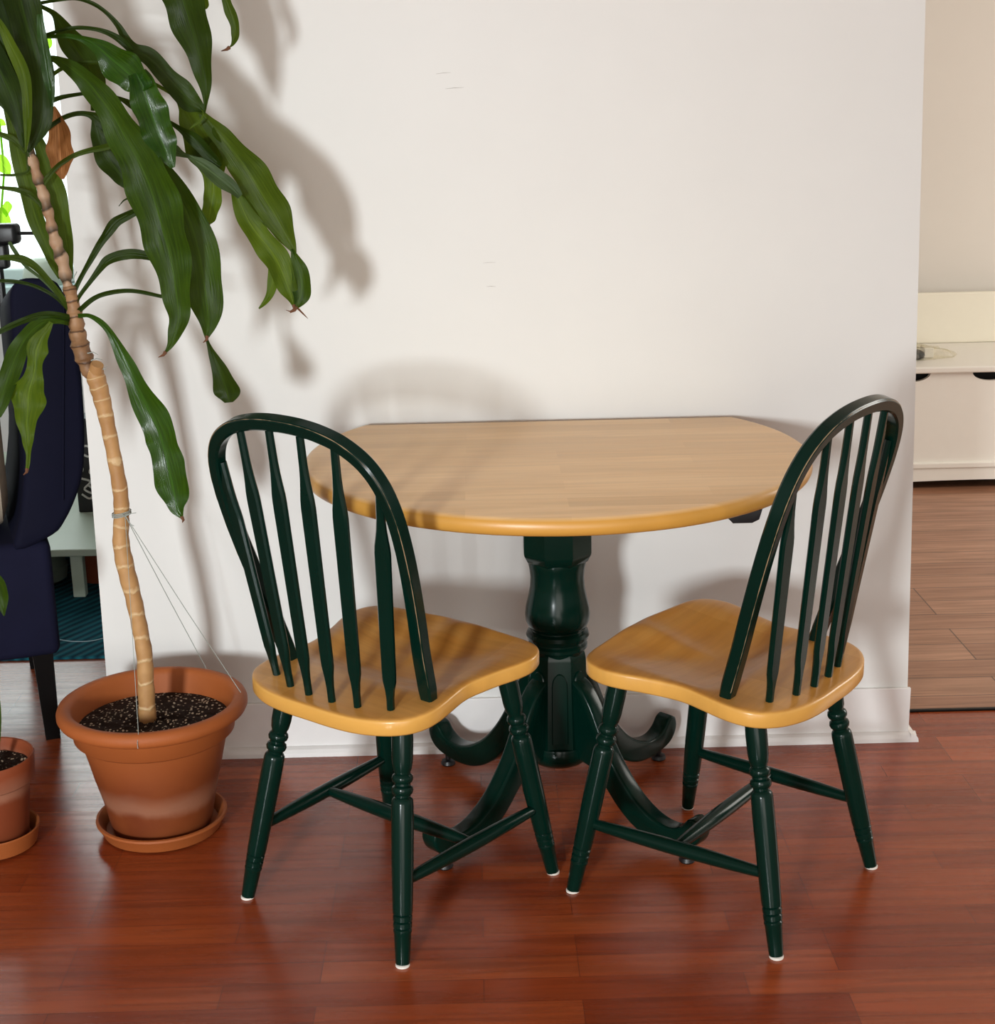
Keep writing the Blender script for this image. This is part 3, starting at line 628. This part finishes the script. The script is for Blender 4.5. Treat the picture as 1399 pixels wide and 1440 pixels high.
LEAVES = [
 # (points px, material, Y start, Y end, fold, tilt, tip)
 ([(44, 92, 6), (69, 82, 8), (88, 88, 15), (106, 101, 24), (124, 116, 30), (141, 137, 36), (160, 164, 42), (176, 192, 50), (194, 224, 60), (208, 255, 66), (220, 290, 68), (230, 325, 64), (238, 356, 58), (245, 390, 48), (249, 420, 38), (251, 445, 30), (247, 466, 22), (240, 484, 10), (232, 496, 3)], A, YC, -.46, .30, .25, True),
 ([(215, 215, 10), (240, 255, 26), (258, 290, 42), (270, 320, 50), (279, 352, 53), (285, 385, 54), (289, 412, 52), (292, 438, 40), (293, 458, 24), (291, 474, 7)], A, -.36, -.41, .3, -.3, True),
 ([(288, 470, 3), (294, 486, 6), (302, 506, 15), (311, 528, 27), (318, 546, 35), (321, 557, 31), (322, 566, 12)], B_, -.40, -.40, .35, .4, False),
 ([(16, -150, 6), (70, -200, 7), (140, -190, 12), (200, -130, 26), (235, -60, 42), (248, -25, 56), (258, 2, 58), (267, 30, 54), (275, 58, 44), (282, 84, 33), (287, 110, 22), (289, 132, 12), (289, 148, 5), (287, 160, 3)], B_, -.30, -.36, .3, .35, False),
 ([(287, 158, 2), (283, 168, 3), (273, 176, 3), (266, 182, 1)], Cc, -.36, -.36, .1, 0, False),
 ([(16, -160, 5), (90, -205, 6), (190, -170, 8), (256, -90, 13), (282, -18, 13), (286, -4, 13), (288, 8, 11), (289, 13, 4)], Cc, -.30, -.30, .2, 0, False),
 ([(16, -140, 5), (100, -225, 6), (210, -190, 9), (280, -100, 15), (308, -30, 16), (318, 0, 13), (324, 18, 15), (330, 36, 13), (331, 50, 11), (327, 62, 5), (322, 67, 1)], D, -.30, -.30, .4, .5, True),
 ([(40, 8, 6), (75, 1, 5), (106, -2, 5), (130, 5, 6), (150, 18, 6), (166, 36, 8), (176, 54, 13), (188, 68, 17), (206, 78, 24), (222, 92, 27), (238, 110, 26), (254, 128, 33), (268, 142, 31), (280, 151, 16), (288, 158, 3)], B_, YC, -.33, .3, -.3, False),
 ([(206, 112, 5), (225, 122, 5), (245, 135, 6), (258, 150, 16), (268, 168, 34), (278, 188, 48), (288, 208, 52), (297, 228, 44), (303, 246, 28)], D, -.34, -.31, .3, .2, False),
 ([(284, 195, 30), (292, 220, 42), (298, 244, 30), (300, 264, 24), (298, 282, 26), (296, 296, 24), (294, 308, 18), (293, 315, 6)], Cc, -.315, -.325, .25, .3, True),
 ([(280, 155, 6), (290, 168, 16), (305, 186, 26), (322, 205, 33), (340, 228, 42), (356, 252, 50), (371, 277, 52), (386, 301, 46), (399, 324, 32), (408, 342, 17), (415, 358, 4)], D, -.33, -.35, .3, .3, False),
 ([(410, 350, 3), (415, 362, 12), (420, 378, 22), (424, 396, 27), (424, 412, 26), (420, 425, 16), (416, 433, 5)], A, -.35, -.36, .35, .2, True),
 ([(226, 203, 12), (243, 211, 17), (256, 217, 9), (268, 221, 6), (284, 231, 16), (302, 245, 22), (318, 257, 21), (330, 268, 15), (338, 276, 9)], E_, -.37, -.375, .35, -.4, False),
 ([(326, 262, 6), (336, 282, 20), (348, 308, 28), (361, 328, 32), (375, 345, 35), (388, 364, 36), (398, 386, 33), (406, 406, 26), (411, 420, 15), (413, 430, 4)], Cc, -.345, -.36, .3, -.25, True),
 ([(374, 350, 3), (378, 362, 7), (383, 380, 12), (383, 398, 14), (379, 414, 11), (372, 426, 7), (364, 434, 2)], Cc, -.35, -.35, .4, .3, False),
 ([(224, 164, 4), (240, 173, 6), (256, 183, 9), (270, 194, 17), (284, 208, 18), (298, 222, 16), (310, 234, 6)], B_, -.36, -.365, .4, .4, False),
 ([(50, 52, 5), (75, 51, 6), (98, 51, 7), (120, 56, 11), (138, 66, 22), (154, 80, 40), (170, 94, 50), (185, 107, 46), (196, 118, 34), (202, 128, 28)], F_, YC, -.42, .3, .3, False),
 ([(192, 102, 26), (200, 122, 40), (208, 145, 46), (215, 165, 47), (223, 186, 45), (231, 206, 36), (238, 222, 22), (243, 236, 6)], F_, -.415, -.43, .35, -.2, False),
 ([(46, 4, 5), (62, 11, 6), (76, 20, 9), (87, 37, 22), (99, 56, 33), (112, 74, 37), (124, 92, 38), (132, 108, 34), (135, 124, 26), (133, 140, 14), (130, 156, 5)], B_, YC, -.29, .3, .3, False),
 ([(55, 52, 5), (85, 43, 5), (110, 39, 6), (135, 41, 6), (155, 48, 8), (174, 60, 11), (186, 73, 7)], B_, YC, -.37, .3, 0, False),
 ([(60, 112, 5), (74, 105, 6), (88, 96, 6), (104, 91, 7), (128, 88, 5), (150, 90, 4), (172, 98, 4)], D, YC, -.33, .3, 0, False),
 ([(64, 146, 6), (77, 140, 7), (96, 135, 6), (125, 131, 5), (150, 134, 5), (170, 139, 6), (190, 150, 12), (205, 160, 10)], B_, YC, -.32, .3, 0, False),
 ([(66, 182, 6), (76, 174, 7), (90, 165, 7), (108, 160, 7), (125, 161, 9), (138, 167, 17), (150, 178, 20), (160, 192, 16)], B_, YC, -.33, .3, .2, False),
 ([(131, 165, 5), (136, 180, 16), (140, 196, 25), (147, 213, 32), (157, 229, 34), (168, 243, 30), (178, 257, 18), (184, 270, 5), (183, 277, 3), (174, 282, 2), (167, 290, 1)], B_, -.31, -.32, .3, -.3, False),
 ([(58, 262, 7), (70, 246, 7), (84, 231, 7), (104, 219, 7), (125, 212, 8), (146, 207, 9), (166, 203, 8)], D, YC, -.36, .3, .2, False),
 ([(74, 150, 6), (79, 163, 14), (82, 178, 26), (83, 194, 33), (84, 208, 37), (85, 222, 36), (86, 234, 28), (87, 244, 15), (88, 252, 5)], X, -.34, -.35, .4, .2, False),
 ([(16, -140, 6), (18, -105, 16), (20, -75, 34), (22, -40, 46), (28, -5, 50), (38, 35, 48), (48, 70, 44), (55, 105, 40), (58, 135, 38), (58, 160, 34), (54, 182, 26), (47, 200, 14), (40, 214, 4)], B_, -.40, -.46, .3, -.3, False),
 ([(56, 20, 8), (60, 60, 14), (66, 95, 16), (71, 125, 12), (73, 150, 4)], F_, -.45, -.455, .2, -.4, False),
 ([(14, -40, 6), (0, -30, 6), (-10, -8, 7), (-12, 15, 8), (2, 38, 11), (14, 62, 16), (26, 86, 18), (34, 110, 17), (38, 135, 15), (39, 160, 13), (38, 190, 8), (36, 214, 2)], Cc, -.46, -.48, .3, .4, False),
 ([(20, 10, 6), (0, 12, 8), (-16, 30, 20), (-18, 60, 30), (-4, 90, 36), (8, 115, 38), (18, 140, 34), (25, 165, 24), (31, 190, 12), (34, 206, 4)], B_, -.38, -.42, .3, .2, False),
 ([(14, -130, 6), (-6, -120, 12), (-18, -80, 30), (-20, -20, 44), (-8, 20, 48), (4, 60, 40), (10, 90, 26), (14, 110, 10)], B_, -.38, -.40, .3, .2, False),
 ([(16, -130, 6), (8, -110, 14), (6, -75, 30), (8, -30, 40), (14, 10, 40), (20, 50, 34), (26, 90, 24), (30, 125, 8)], B_, -.37, -.38, .3, -.2, False),
 ([(-10, 137, 8), (4, 144, 12), (16, 156, 13), (25, 175, 12), (30, 196, 8), (33, 208, 3)], B_, -.37, -.37, .4, .4, False),
 ([(-10, 185, 6), (2, 189, 7), (16, 195, 9), (28, 206, 8), (36, 215, 4)], D, -.36, YC, .3, 0, False),
 ([(-12, 262, 4), (4, 264, 5), (24, 267, 7), (42, 274, 9), (54, 284, 6), (60, 294, 5)], D, -.36, YC, .3, 0, False),
 ([(36, 205, 6), (40, 232, 6), (38, 242, 5), (20, 246, 4), (0, 246, 3)], D, -.36, -.36, .3, 0, False),
 ([(8, 150, 8), (18, 185, 16), (27, 222, 21), (36, 258, 24), (46, 292, 25), (56, 322, 22), (67, 350, 18), (76, 372, 12), (84, 392, 4)], D, -.345, -.30, .3, .2, False),
 ([(52, 195, 14), (62, 222, 22), (73, 252, 26), (82, 282, 26), (89, 312, 22), (94, 342, 17), (98, 368, 11), (101, 392, 3)], D, -.345, -.30, .3, -.2, False),
 # lower crown
 ([(104, 446, 6), (114, 444, 6), (126, 444, 6), (140, 452, 8), (153, 466, 10), (165, 486, 15), (177, 512, 22), (189, 536, 27), (203, 564, 36), (216, 590, 44), (226, 612, 45), (231, 632, 40), (236, 655, 47), (242, 678, 47), (246, 698, 38), (249, 714, 24), (256, 728, 4)], F_, YC, -.44, .3, .35, True),
 ([(100, 432, 5), (104, 412, 7), (118, 382, 7), (132, 358, 9), (146, 335, 12), (158, 318, 15), (170, 308, 14), (186, 300, 11), (206, 294, 8), (226, 292, 5)], B_, YC, -.34, .3, .3, False),
 ([(102, 436, 5), (112, 416, 6), (128, 394, 7), (142, 376, 10), (152, 366, 14), (168, 359, 15), (186, 357, 14), (206, 360, 12), (226, 366, 8)], B_, YC, -.36, .3, -.3, False),
 ([(103, 444, 6), (114, 434, 7), (132, 420, 7), (152, 412, 7), (176, 409, 6), (200, 411, 6), (228, 417, 5)], B_, YC, -.38, .3, .2, False),
 ([(97, 436, 7), (84, 414, 8), (66, 392, 9), (48, 374, 10), (30, 364, 11), (10, 362, 8), (-12, 364, 5)], D, YC, -.40, .3, .2, False),
 ([(95, 434, 5), (78, 418, 5), (56, 405, 5), (34, 398, 5), (10, 395, 5), (-12, 395, 4)], B_, YC, -.38, .3, 0, False),
 ([(90, 425, 4), (62, 395, 4), (36, 374, 5), (20, 352, 6), (13, 340, 4)], E_, YC, -.37, .3, 0, False),
 ([(102, 448, 9), (84, 444, 10), (64, 443, 10), (46, 446, 10), (28, 453, 9), (8, 462, 8), (-12, 472, 6)], B_, YC, -.42, .3, .2, False),
 ([(100, 454, 9), (82, 450, 10), (64, 452, 15), (48, 462, 21), (36, 476, 25), (26, 494, 28), (17, 514, 29), (9, 538, 30), (2, 560, 26), (-6, 585, 14)], A, YC, -.46, .3, .2, False),
 ([(72, 453, 6), (66, 463, 12), (58, 476, 22), (52, 491, 31), (50, 506, 24), (49, 519, 22), (46, 532, 30), (42, 546, 44), (40, 560, 49), (39, 576, 42), (38, 592, 30), (38, 608, 20), (39, 622, 16), (40, 638, 7), (39, 652, 6), (38, 660, 5)], Cc, -.44, -.46, .25, .2, True),
]
for i, (pts, mt, y0, y1, fo, ti, tp) in enumerate(LEAVES):
    leaf(pts, mt, y0, y1, fo, ti, .10, i+1, tp)
for pts in ([(419, 432), (408, 438), (402, 436)], [(418, 433), (426, 441), (433, 448)]):
    MB().tube([lp(a, b, -.36) for a, b in pts], [.0022, .0016, .0004], 6).build('leaf_tip', M['tip'], PL)

# twine guying the trunk to the rim
tw = MB()
kc = at(171, 722, TYP)
for k in range(3):
    tw.tube([kc+Vector((.0175*math.cos(2*PI*i/20), .0175*math.sin(2*PI*i/20), .003*(k-1)+.003*math.cos(2*PI*i/20))) for i in range(21)], .0011, 6)
k0 = kc+Vector((.010, -.016, 0))
rimz = .2695+.0085
def rim(a, r_=.172): return Vector((PX+r_*math.cos(a), PY+r_*math.sin(a), rimz+.0008))
for e in (rim(1.08), rim(.10)):
    tw.tube([k0, k0.lerp(e, .5)+Vector((0, 0, -.003)), e], .0008, 6)
fr_ = rim(-1.52); tw.tube([k0, k0.lerp(fr_, .5), fr_, Vector((fr_.x, PY-.1862, rimz-.012)), Vector((fr_.x, PY-.1862, rimz-.024))], .0006, 6)
for dx, dz in ((.022, .006), (.016, -.02), (-.006, .004)):
    tw.tube([k0, k0+Vector((dx*.6, -.004, dz*.8)), k0+Vector((dx, -.003, dz))], .0008, 6)
tw.v = [q_-O for q_ in tw.v]; tw.build('twine', M['twine'], PL)['label'] = 'thin grey twine tied round the trunk and running to the pot rim'

# ------------------------------------------------------------------ small potted plant at the left edge
SX, SY = -1.118, -.405
sp2 = MB().lathe([(.0, .0), (.070, .0), (.080, .006), (.088, .040), (.0865, .0425), (.083, .040), (.074, .010), (.0, .009)], 48, caps=False).build('plant_saucer', M['terra2'])
sp2.location = (SX, SY, 0); tag(sp2, 'deep terracotta saucer under the small pot at the left edge', 'saucer')
SP = thing('potted_plant', 'small dark terracotta pot with a few green leaves, at the left edge', 'potted plant', (SX, SY, .0095))
MB().lathe([(.0, .0), (.062, .0), (.065, .004), (.078, .125), (.0785, .128), (.085, .130), (.0885, .134), (.0915, .178), (.0895, .182), (.086, .181), (.083, .172), (.080, .15), (.0, .15)], 64, caps=False).build('pot', M['terra3'], SP, sharp=50)
rg = [[((.0815*(1-k/6)+.0004)*math.cos(2*PI*i/40), (.0815*(1-k/6)+.0004)*math.sin(2*PI*i/40), .156+.006*math.sin(i*1.3+k*2)*(k > 0)) for i in range(40)] for k in range(7)]
MB().rings(rg).build('soil', M['soil'], SP)
O2 = Vector((SX, SY, .0095))
leaf([(-14, 1082, 6), (-8, 1060, 9), (-4, 1040, 10), (-6, 1000, 14), (-14, 950, 18), (-26, 900, 14), (-36, 860, 4)], M['leafA'], SY, SY-.02, .3, .2, .1, 91, ox=O2, par=SP)
leaf([(-30, 1080, 5), (-34, 960, 6), (-26, 860, 7), (-14, 815, 14), (-4, 822, 24), (0, 838, 24), (3, 852, 14), (6, 866, 2)], M['leafA'], SY, SY-.03, .3, .2, .1, 92, ox=O2, par=SP)

# ------------------------------------------------------------------ left background
AY0, AY1 = .10, .66
ac = thing('upholstered_chair', 'navy velvet chair seen from the side, behind the potted plant', 'chair', (-1.10, .10, 0), .34)
a0 = Vector((-1.10, .10, 0))
rgt = [(-1.030, 1.040), (-1.012, .985), (-1.000, .90), (-.9985, .80), (-1.003, .70), (-1.014, .62), (-1.034, .565), (-1.062, .515), (-1.092, .485)]
lft = [(-1.175, .46), (-1.155, .54), (-1.136, .66), (-1.133, .85), (-1.132, .98), (-1.126, 1.03), (-1.105, 1.052), (-1.065, 1.052)]
pol = [(x-a0.x, z) for x, z in rgt+lft]
pol = [tuple(p)[:2] for p in spline([(a, b, 0) for a, b in pol], 3, closed=True)]
bkm = MB().prism(pol, 1, AY0-a0.y, AY1-a0.y, .014)
for q_ in bkm.v: q_.z -= .17*max(0, q_.y)*max(0, min(1, (q_.z-.7)/.25))     # the top edge falls away to the rear
bk = bkm.build('backrest', M['navy'], ac)
sm = [(-1.062-.0, z) for z in (1.03, .9, .75, .6, .53)]
MB().tube([(at(88, y_, AY0).x-a0.x, AY0-a0.y-.002, at(88, y_, AY0).z) for y_ in (405, 480, 560, 640, 705)], .0022, 8).build('piping', M['navy'], bk)
MB().box((-1.74-a0.x, AY0-a0.y+.004, .205), (-1.098-a0.x, AY1-a0.y, .475), .02).build('seat', M['navy2'], ac)
for lx, ly in ((-1.138, .135), (-1.138, .62), (-1.70, .135), (-1.70, .62)):
    mb = MB(); s0, s1 = .022, .016
    dx = .004 if lx > -1.4 else -.01
    mb.rings([[(lx-a0.x+dx+sx*s1, ly-a0.y+sy*s1, 0) for sx, sy in ((-1, -1), (1, -1), (1, 1), (-1, 1))], [(lx-a0.x+sx*s0, ly-a0.y+sy*s0, .21) for sx, sy in ((-1, -1), (1, -1), (1, 1), (-1, 1))]])
    mb.build('leg', M['darkwood'], ac, smooth=False)
cu = MB()
rg = []
cx1 = -.052
for k, (x, s_) in enumerate(((-.075, .80), (-.062, .96), (-.04, 1.0), (-.018, .96), (-.004, .80))):
    n = 40; rg.append([(cx1+x-.02*(1 if k < 4 else .9), .215+.20*s_*(abs(math.cos(2*PI*i/n))**.55*math.copysign(1, math.cos(2*PI*i/n))), .732+.25*s_*(abs(math.sin(2*PI*i/n))**.55*math.copysign(1, math.sin(2*PI*i/n)))) for i in range(n)])
cu.rings(rg); cuo = cu.build('cushion', M['beige']); cuo.location = ac.location; cuo.rotation_euler = ac.rotation_euler
tag(cuo, 'beige patterned cushion leaning on the navy chair, cut by the left edge', 'cushion')

rugm = MB().box((-3.2, .62, 0), (-.35, 2.5, .008), .003).build('rug', M['rug'], smooth=False)
tag(rugm, 'teal ribbed rug with one pale line, behind the navy chair', 'rug')
sp_ = [at_z(px, py, .0095) for px, py in ((40, 895), (78, 898), (100, 901), (122, 901), (140, 898), (165, 890))]
sv, sf = [], []
for i, p in enumerate(spline(sp_, 4)):
    sv += [(p.x, p.y-.006, .0076), (p.x, p.y+.006, .0076), (p.x, p.y, .0083)]
    if i: k = i*3; sf += [(k-3, k, k+2, k-1), (k-1, k+2, k+1, k-2)]
link('stripe', sv, sf, M['stripe'], rugm)

lt = thing('low_table', 'low white table on the teal rug, seen between the navy chair and the wall', 'table', (-1.25, 1.4, .0086))
b0 = Vector((-1.25, 1.4, .0086))
MB().box((-1.95-b0.x, 1.10-b0.y, .128), (-.55-b0.x, 2.40-b0.y, .150), .004).build('tabletop', M['paleg'], lt, smooth=False)
for lx in (-1.325, -.60, -1.90):
    for ly in (1.13, 2.36): MB().box((lx-.018-b0.x, ly-.016-b0.y, 0), (lx+.018-b0.x, ly+.016-b0.y, .128), .003).build('leg', M['paleg'], lt, smooth=False)
# black box with white loops standing on it
BXP = at_z(111, 721, .158)
bx = thing('black_box', 'black box with white looping scribbles on the low white table', 'box', (BXP.x+.165, BXP.y+.05, .1585))
MB().box((-.165, -.05, 0), (.165, .05, .30), .004).build('box_body', M['inkblack'], bx, smooth=False)
sq = MB()
for pts in ([(-.10, .20), (-.125, .215), (-.14, .195), (-.12, .18), (-.10, .185), (-.085, .20)], [(-.155, .17), (-.14, .14), (-.155, .115), (-.12, .10), (-.14, .075), (-.10, .06), (-.085, .10), (-.12, .13), (-.095, .155)], [(-.15, .06), (-.125, .045), (-.11, .07), (-.13, .09)], [(-.05, .1), (-.02, .2), (.02, .12), (.06, .22), (.1, .1)]):
    sq.tube([Vector((p.x, -.0505, p.y)) for p in spline([(a, b, 0) for a, b in pts], 5)], .0035, 6)
sq.build('scribble', M['scribble'], bx)
bg = MB(); BGP = at_z(97, 836, .0085)
rg = [[(BGP.x-.18+r_*math.cos(2*PI*i/28)*1.1, BGP.y+.105+r_*math.sin(2*PI*i/28)*.75, z) for i in range(28)] for r_, z in ((.02, .0085), (.10, .0085), (.135, .03), (.14, .07), (.12, .105), (.07, .118), (.02, .120))]
bg.rings(rg); tag(bg.build('cloth_bag', M['fabricg']), 'grey-green soft bag tucked under the low white table', 'bag')
cp = MB().lathe([(.0, 0), (.048, 0), (.070, .095), (.074, .095), (.074, .115), (.068, .115), (.060, .09), (.0, .09)], 32, caps=False).build('clay_pot', M['terra3'])
CPP = at_z(133, 824, .0085); cp.location = (CPP.x, CPP.y+.07, .0085); tag(cp, 'brown clay pot under the low white table, beside its leg', 'pot')
# things before the window
STX = at(-4, 372, .90); STX.z = .0095
stn = thing('stand', 'dark stand with a thin horizontal rod, before the bright window', 'stand', tuple(STX))
c0 = STX
def sp3(px, py): return at(px, py, .90)-c0
MB().lathe([(.05, 0), (.05, .012), (.02, .022), (.012, .03)], 28).build('base', M['black'], stn)
p1 = sp3(-2, 372)
MB().tube([(0, 0, .02), (0, 0, .5), (p1.x, 0, p1.z-.08), p1], .011, 10).build('pole', M['black'], stn)
a_, b_ = sp3(-14, 344), sp3(25, 314)
MB().box((a_.x, -.03, a_.z), (b_.x, .03, b_.z), .012).build('head', M['black'], stn)
a_, b_ = sp3(-9, 378), sp3(10, 342)
MB().box((a_.x, -.02, a_.z), (b_.x, .02, b_.z), .008).build('clamp', M['black'], stn)
MB().tube([sp3(18, 328), sp3(76, 328)], .0045, 8).build('rod', M['black'], stn)
dm = MB().lathe([(.075, .0), (.076, .012), (.072, .03), (.066, .06), (.052, .085), (.030, .10), (.0, .104)], 30, caps=False).build('dome', M['paleg'])
dp = at(58, 375, 2.70); dm.location = (dp.x, 2.70, .7355); tag(dm, 'pale green dome-shaped ornament on the windowsill', 'ornament')
hp = thing('trailing_vine', 'bright lime vine leaves trailing before the window, behind the big plant', 'plant', tuple(at(2, -80, 2.45)))
o3 = Vector(hp.location)
def vp(px, py): return at(px, py, 2.45)-o3
MB().tube([vp(2, -700), vp(2, -80), vp(4, 60), vp(-2, 160), vp(6, 240), vp(0, 320)], .004, 7).build('vine', M['leafP'], hp)
for pts in ([(-8, 150, 4), (-2, 140, 16), (6, 140, 18), (14, 146, 2)], [(-6, 228, 4), (0, 226, 18), (8, 236, 18), (14, 246, 2)], [(10, 283, 4), (10, 290, 14), (9, 298, 10), (9, 305, 1)], [(-6, 296, 6), (0, 300, 18), (8, 310, 16), (15, 322, 1)], [(-8, 180, 4), (0, 172, 12), (8, 176, 2)]):
    leaf(pts, M['leafP'], 2.45, 2.44, .2, .2, .05, len(pts), ox=o3, par=hp)
MB().tube([vp(2, -60), vp(40, 20), vp(64, 52)], .003, 6).build('vine', M['leafP'], hp)
leaf([(66, 50, 3), (68, 57, 11), (68, 64, 9), (66, 71, 1)], M['leafP'], 2.45, 2.45, .2, .2, .05, 3, ox=o3, par=hp)

# ------------------------------------------------------------------ right background: white storage bench
BX0, BX1, BY0, BY1 = .95, 2.35, 2.15, 2.66
bn = thing('storage_bench', 'white wooden storage bench with rounded hand cut-outs, against the far wall', 'bench', ((BX0+BX1)/2, BY0, .002))
n0 = Vector(((BX0+BX1)/2, BY0, .002))
def R_(a, b): return (a[0]-n0.x, a[1]-n0.y, a[2]-n0.z), (b[0]-n0.x, b[1]-n0.y, b[2]-n0.z)
MB().box(*R_((BX0-.02, BY0-.018, .424), (BX1+.02, BY1, .447)), .006).build('lid', M['white'], bn, smooth=False)
bz = MB()
cx_ = [1.385, 1.665, 1.945, 1.105]
ol = [(BX0, .09), (BX1, .09), (BX1, .421)]
for c_ in sorted(cx_, reverse=True):
    ol += [(c_+.066*math.cos(t_), .423-.031*math.sin(t_)) for t_ in [PI*i/12 for i in range(13)]]
ol += [(BX0, .421)]
bz.prism([(x-n0.x, z-n0.z) for x, z in ol], 1, 0, .018)
bz.build('front_panel', M['white'], bn, smooth=False)
MB().box(*R_((BX0, BY0+.06, .09), (BX1, BY0+.07, .42))).build('hollow_shade_board', M['dark'], bn, smooth=False)  # added dark sheet standing in for the shade behind the cut-outs
MB().box(*R_((BX0, BY0+.018, .06), (BX0+.018, BY1, .424))).build('side_panel', M['white'], bn, smooth=False)
MB().box(*R_((BX1-.018, BY0+.018, .06), (BX1, BY1, .424))).build('side_panel', M['white'], bn, smooth=False)
MB().box(*R_((BX0-.006, BY0-.014, .078), (BX1+.006, BY0+.02, .100)), .005).build('moulding', M['white'], bn, smooth=False)
pts = [(BX0, .002), (BX0+.09, .002), (BX0+.11, .014)] + [(BX0+.14+(BX1-BX0-.28)*i/16, .020+.014*math.sin(PI*i/16)) for i in range(17)] + [(BX1-.11, .014), (BX1-.09, .002), (BX1, .002), (BX1, .080), (BX0, .080)]
MB().prism([(x-n0.x, z-n0.z) for x, z in pts], 1, -.008, .012).build('plinth', M['white'], bn, smooth=False)
MB().box(*R_((BX0, BY1-.025, .447), (BX1, BY1, .640)), .006).build('back_panel', M['cream'], bn, smooth=False)
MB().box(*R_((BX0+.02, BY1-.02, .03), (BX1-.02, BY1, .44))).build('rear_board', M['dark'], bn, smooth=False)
# bag with a black case and a small white box
ZB = .4475
pc = at_z(1296, 507, ZB)
cx0 = at_z(1309, 510, ZB).x-.075
cs = MB()
rg = []
for r_, z in ((.6, .0), (.92, .004), (1, .014), (.97, .024), (.80, .031), (.45, .033)):
    n = 36; rg.append([(cx0+.075*r_*abs(math.cos(2*PI*i/n))**.6*math.copysign(1, math.cos(2*PI*i/n)), pc.y+.045+.045*r_*abs(math.sin(2*PI*i/n))**.6*math.copysign(1, math.sin(2*PI*i/n)), ZB+z) for i in range(n)])
cs.rings(rg); tag(cs.build('case', M['black']), 'small black case in the plastic bag on the white bench', 'case')
tag(MB().box((cx0+.078, pc.y+.05, ZB), (cx0+.112, pc.y+.105, ZB+.036), .003).build('small_box', M['white'], smooth=False), 'small white box beside the black case on the bench', 'box')
rg = []; rnd = random.Random(3)
for r_, z in ((.95, .0), (1.0, .012), (.93, .034), (.78, .052), (.45, .060), (.1, .062)):
    n = 40; ring = []
    for i in range(n):
        a = 2*PI*i/n; w_ = 1+.06*rnd.uniform(-1, 1)
        ex = 1.45 if math.cos(a) > 0 else 1.0
        ring.append((cx0+.03+.115*r_*w_*math.cos(a)*ex, pc.y+.065+.075*r_*w_*math.sin(a)*(1-.35*max(0, math.cos(a))), ZB+.0006+z*(1+.12*rnd.uniform(-1, 1))*(1-.45*max(0, math.cos(a)))))
    rg.append(ring)
pb = MB().rings(rg).build('plastic_bag', M['film'], sharp=15); tag(pb, 'clear crumpled plastic bag lying on the white bench', 'bag')

# ------------------------------------------------------------------ light
w = bpy.data.worlds.new('world'); sc.world = w; w.use_nodes = True
nt = w.node_tree; nt.nodes.clear()
bgn = nt.nodes.new('ShaderNodeBackground'); wo = nt.nodes.new('ShaderNodeOutputWorld'); L(nt, bgn.outputs[0], wo.inputs[0])
tcw = nt.nodes.new('ShaderNodeTexCoord'); sepw = nt.nodes.new('ShaderNodeSeparateXYZ'); L(nt, tcw.outputs['Generated'], sepw.inputs[0])
mr = nt.nodes.new('ShaderNodeMapRange'); mr.interpolation_type = 'SMOOTHSTEP'
for k_, v_ in (('From Min', .25), ('From Max', .8), ('To Min', 0), ('To Max', 1)): mr.inputs[k_].default_value = v_
L(nt, sepw.outputs[1], mr.inputs['Value'])
wc = mixc(nt, (.62, .58, .52), (2.0, 2.15, 2.2), mr.outputs[0])      # sky over the garden side is much brighter
L(nt, wc, bgn.inputs[0]); bgn.inputs[1].default_value = 1.0
def area(name, loc, target, sx, sy, power, col, spread=180):
    ld = bpy.data.lights.new(name, 'AREA'); ld.shape = 'RECTANGLE'; ld.size = sx; ld.size_y = sy; ld.energy = power; ld.color = col; ld.spread = math.radians(spread)
    o = bpy.data.objects.new(name, ld); C.objects.link(o); o.location = loc
    o.rotation_euler = (Vector(target)-Vector(loc)).to_track_quat('-Z', 'Y').to_euler(); return o
area('window_daylight', (-1.88, -6.2, 1.46), (-.55, 0, .35), .48, .60, 50, (.92, .975, 1.0), 80)
area('low_front_fill', (.4, -6.4, .95), (.2, 0, .5), 2.6, 1.8, 70, (1.0, .96, .90))  # added soft fill behind the camera, lifting the lower wall
area('side_room_daylight', (3.9, .9, 1.6), (1.2, .9, .1), 1.4, 1.4, 60, (1.0, .96, .88))
area('rear_window_daylight', (-2.2, 2.68, 1.5), (-1.9, -.5, .2), 1.2, 1.2, 14, (.93, 1.0, 1.0))

sc.view_settings.view_transform = 'Standard'
sc.view_settings.look = 'None'
sc.view_settings.exposure = 0.0
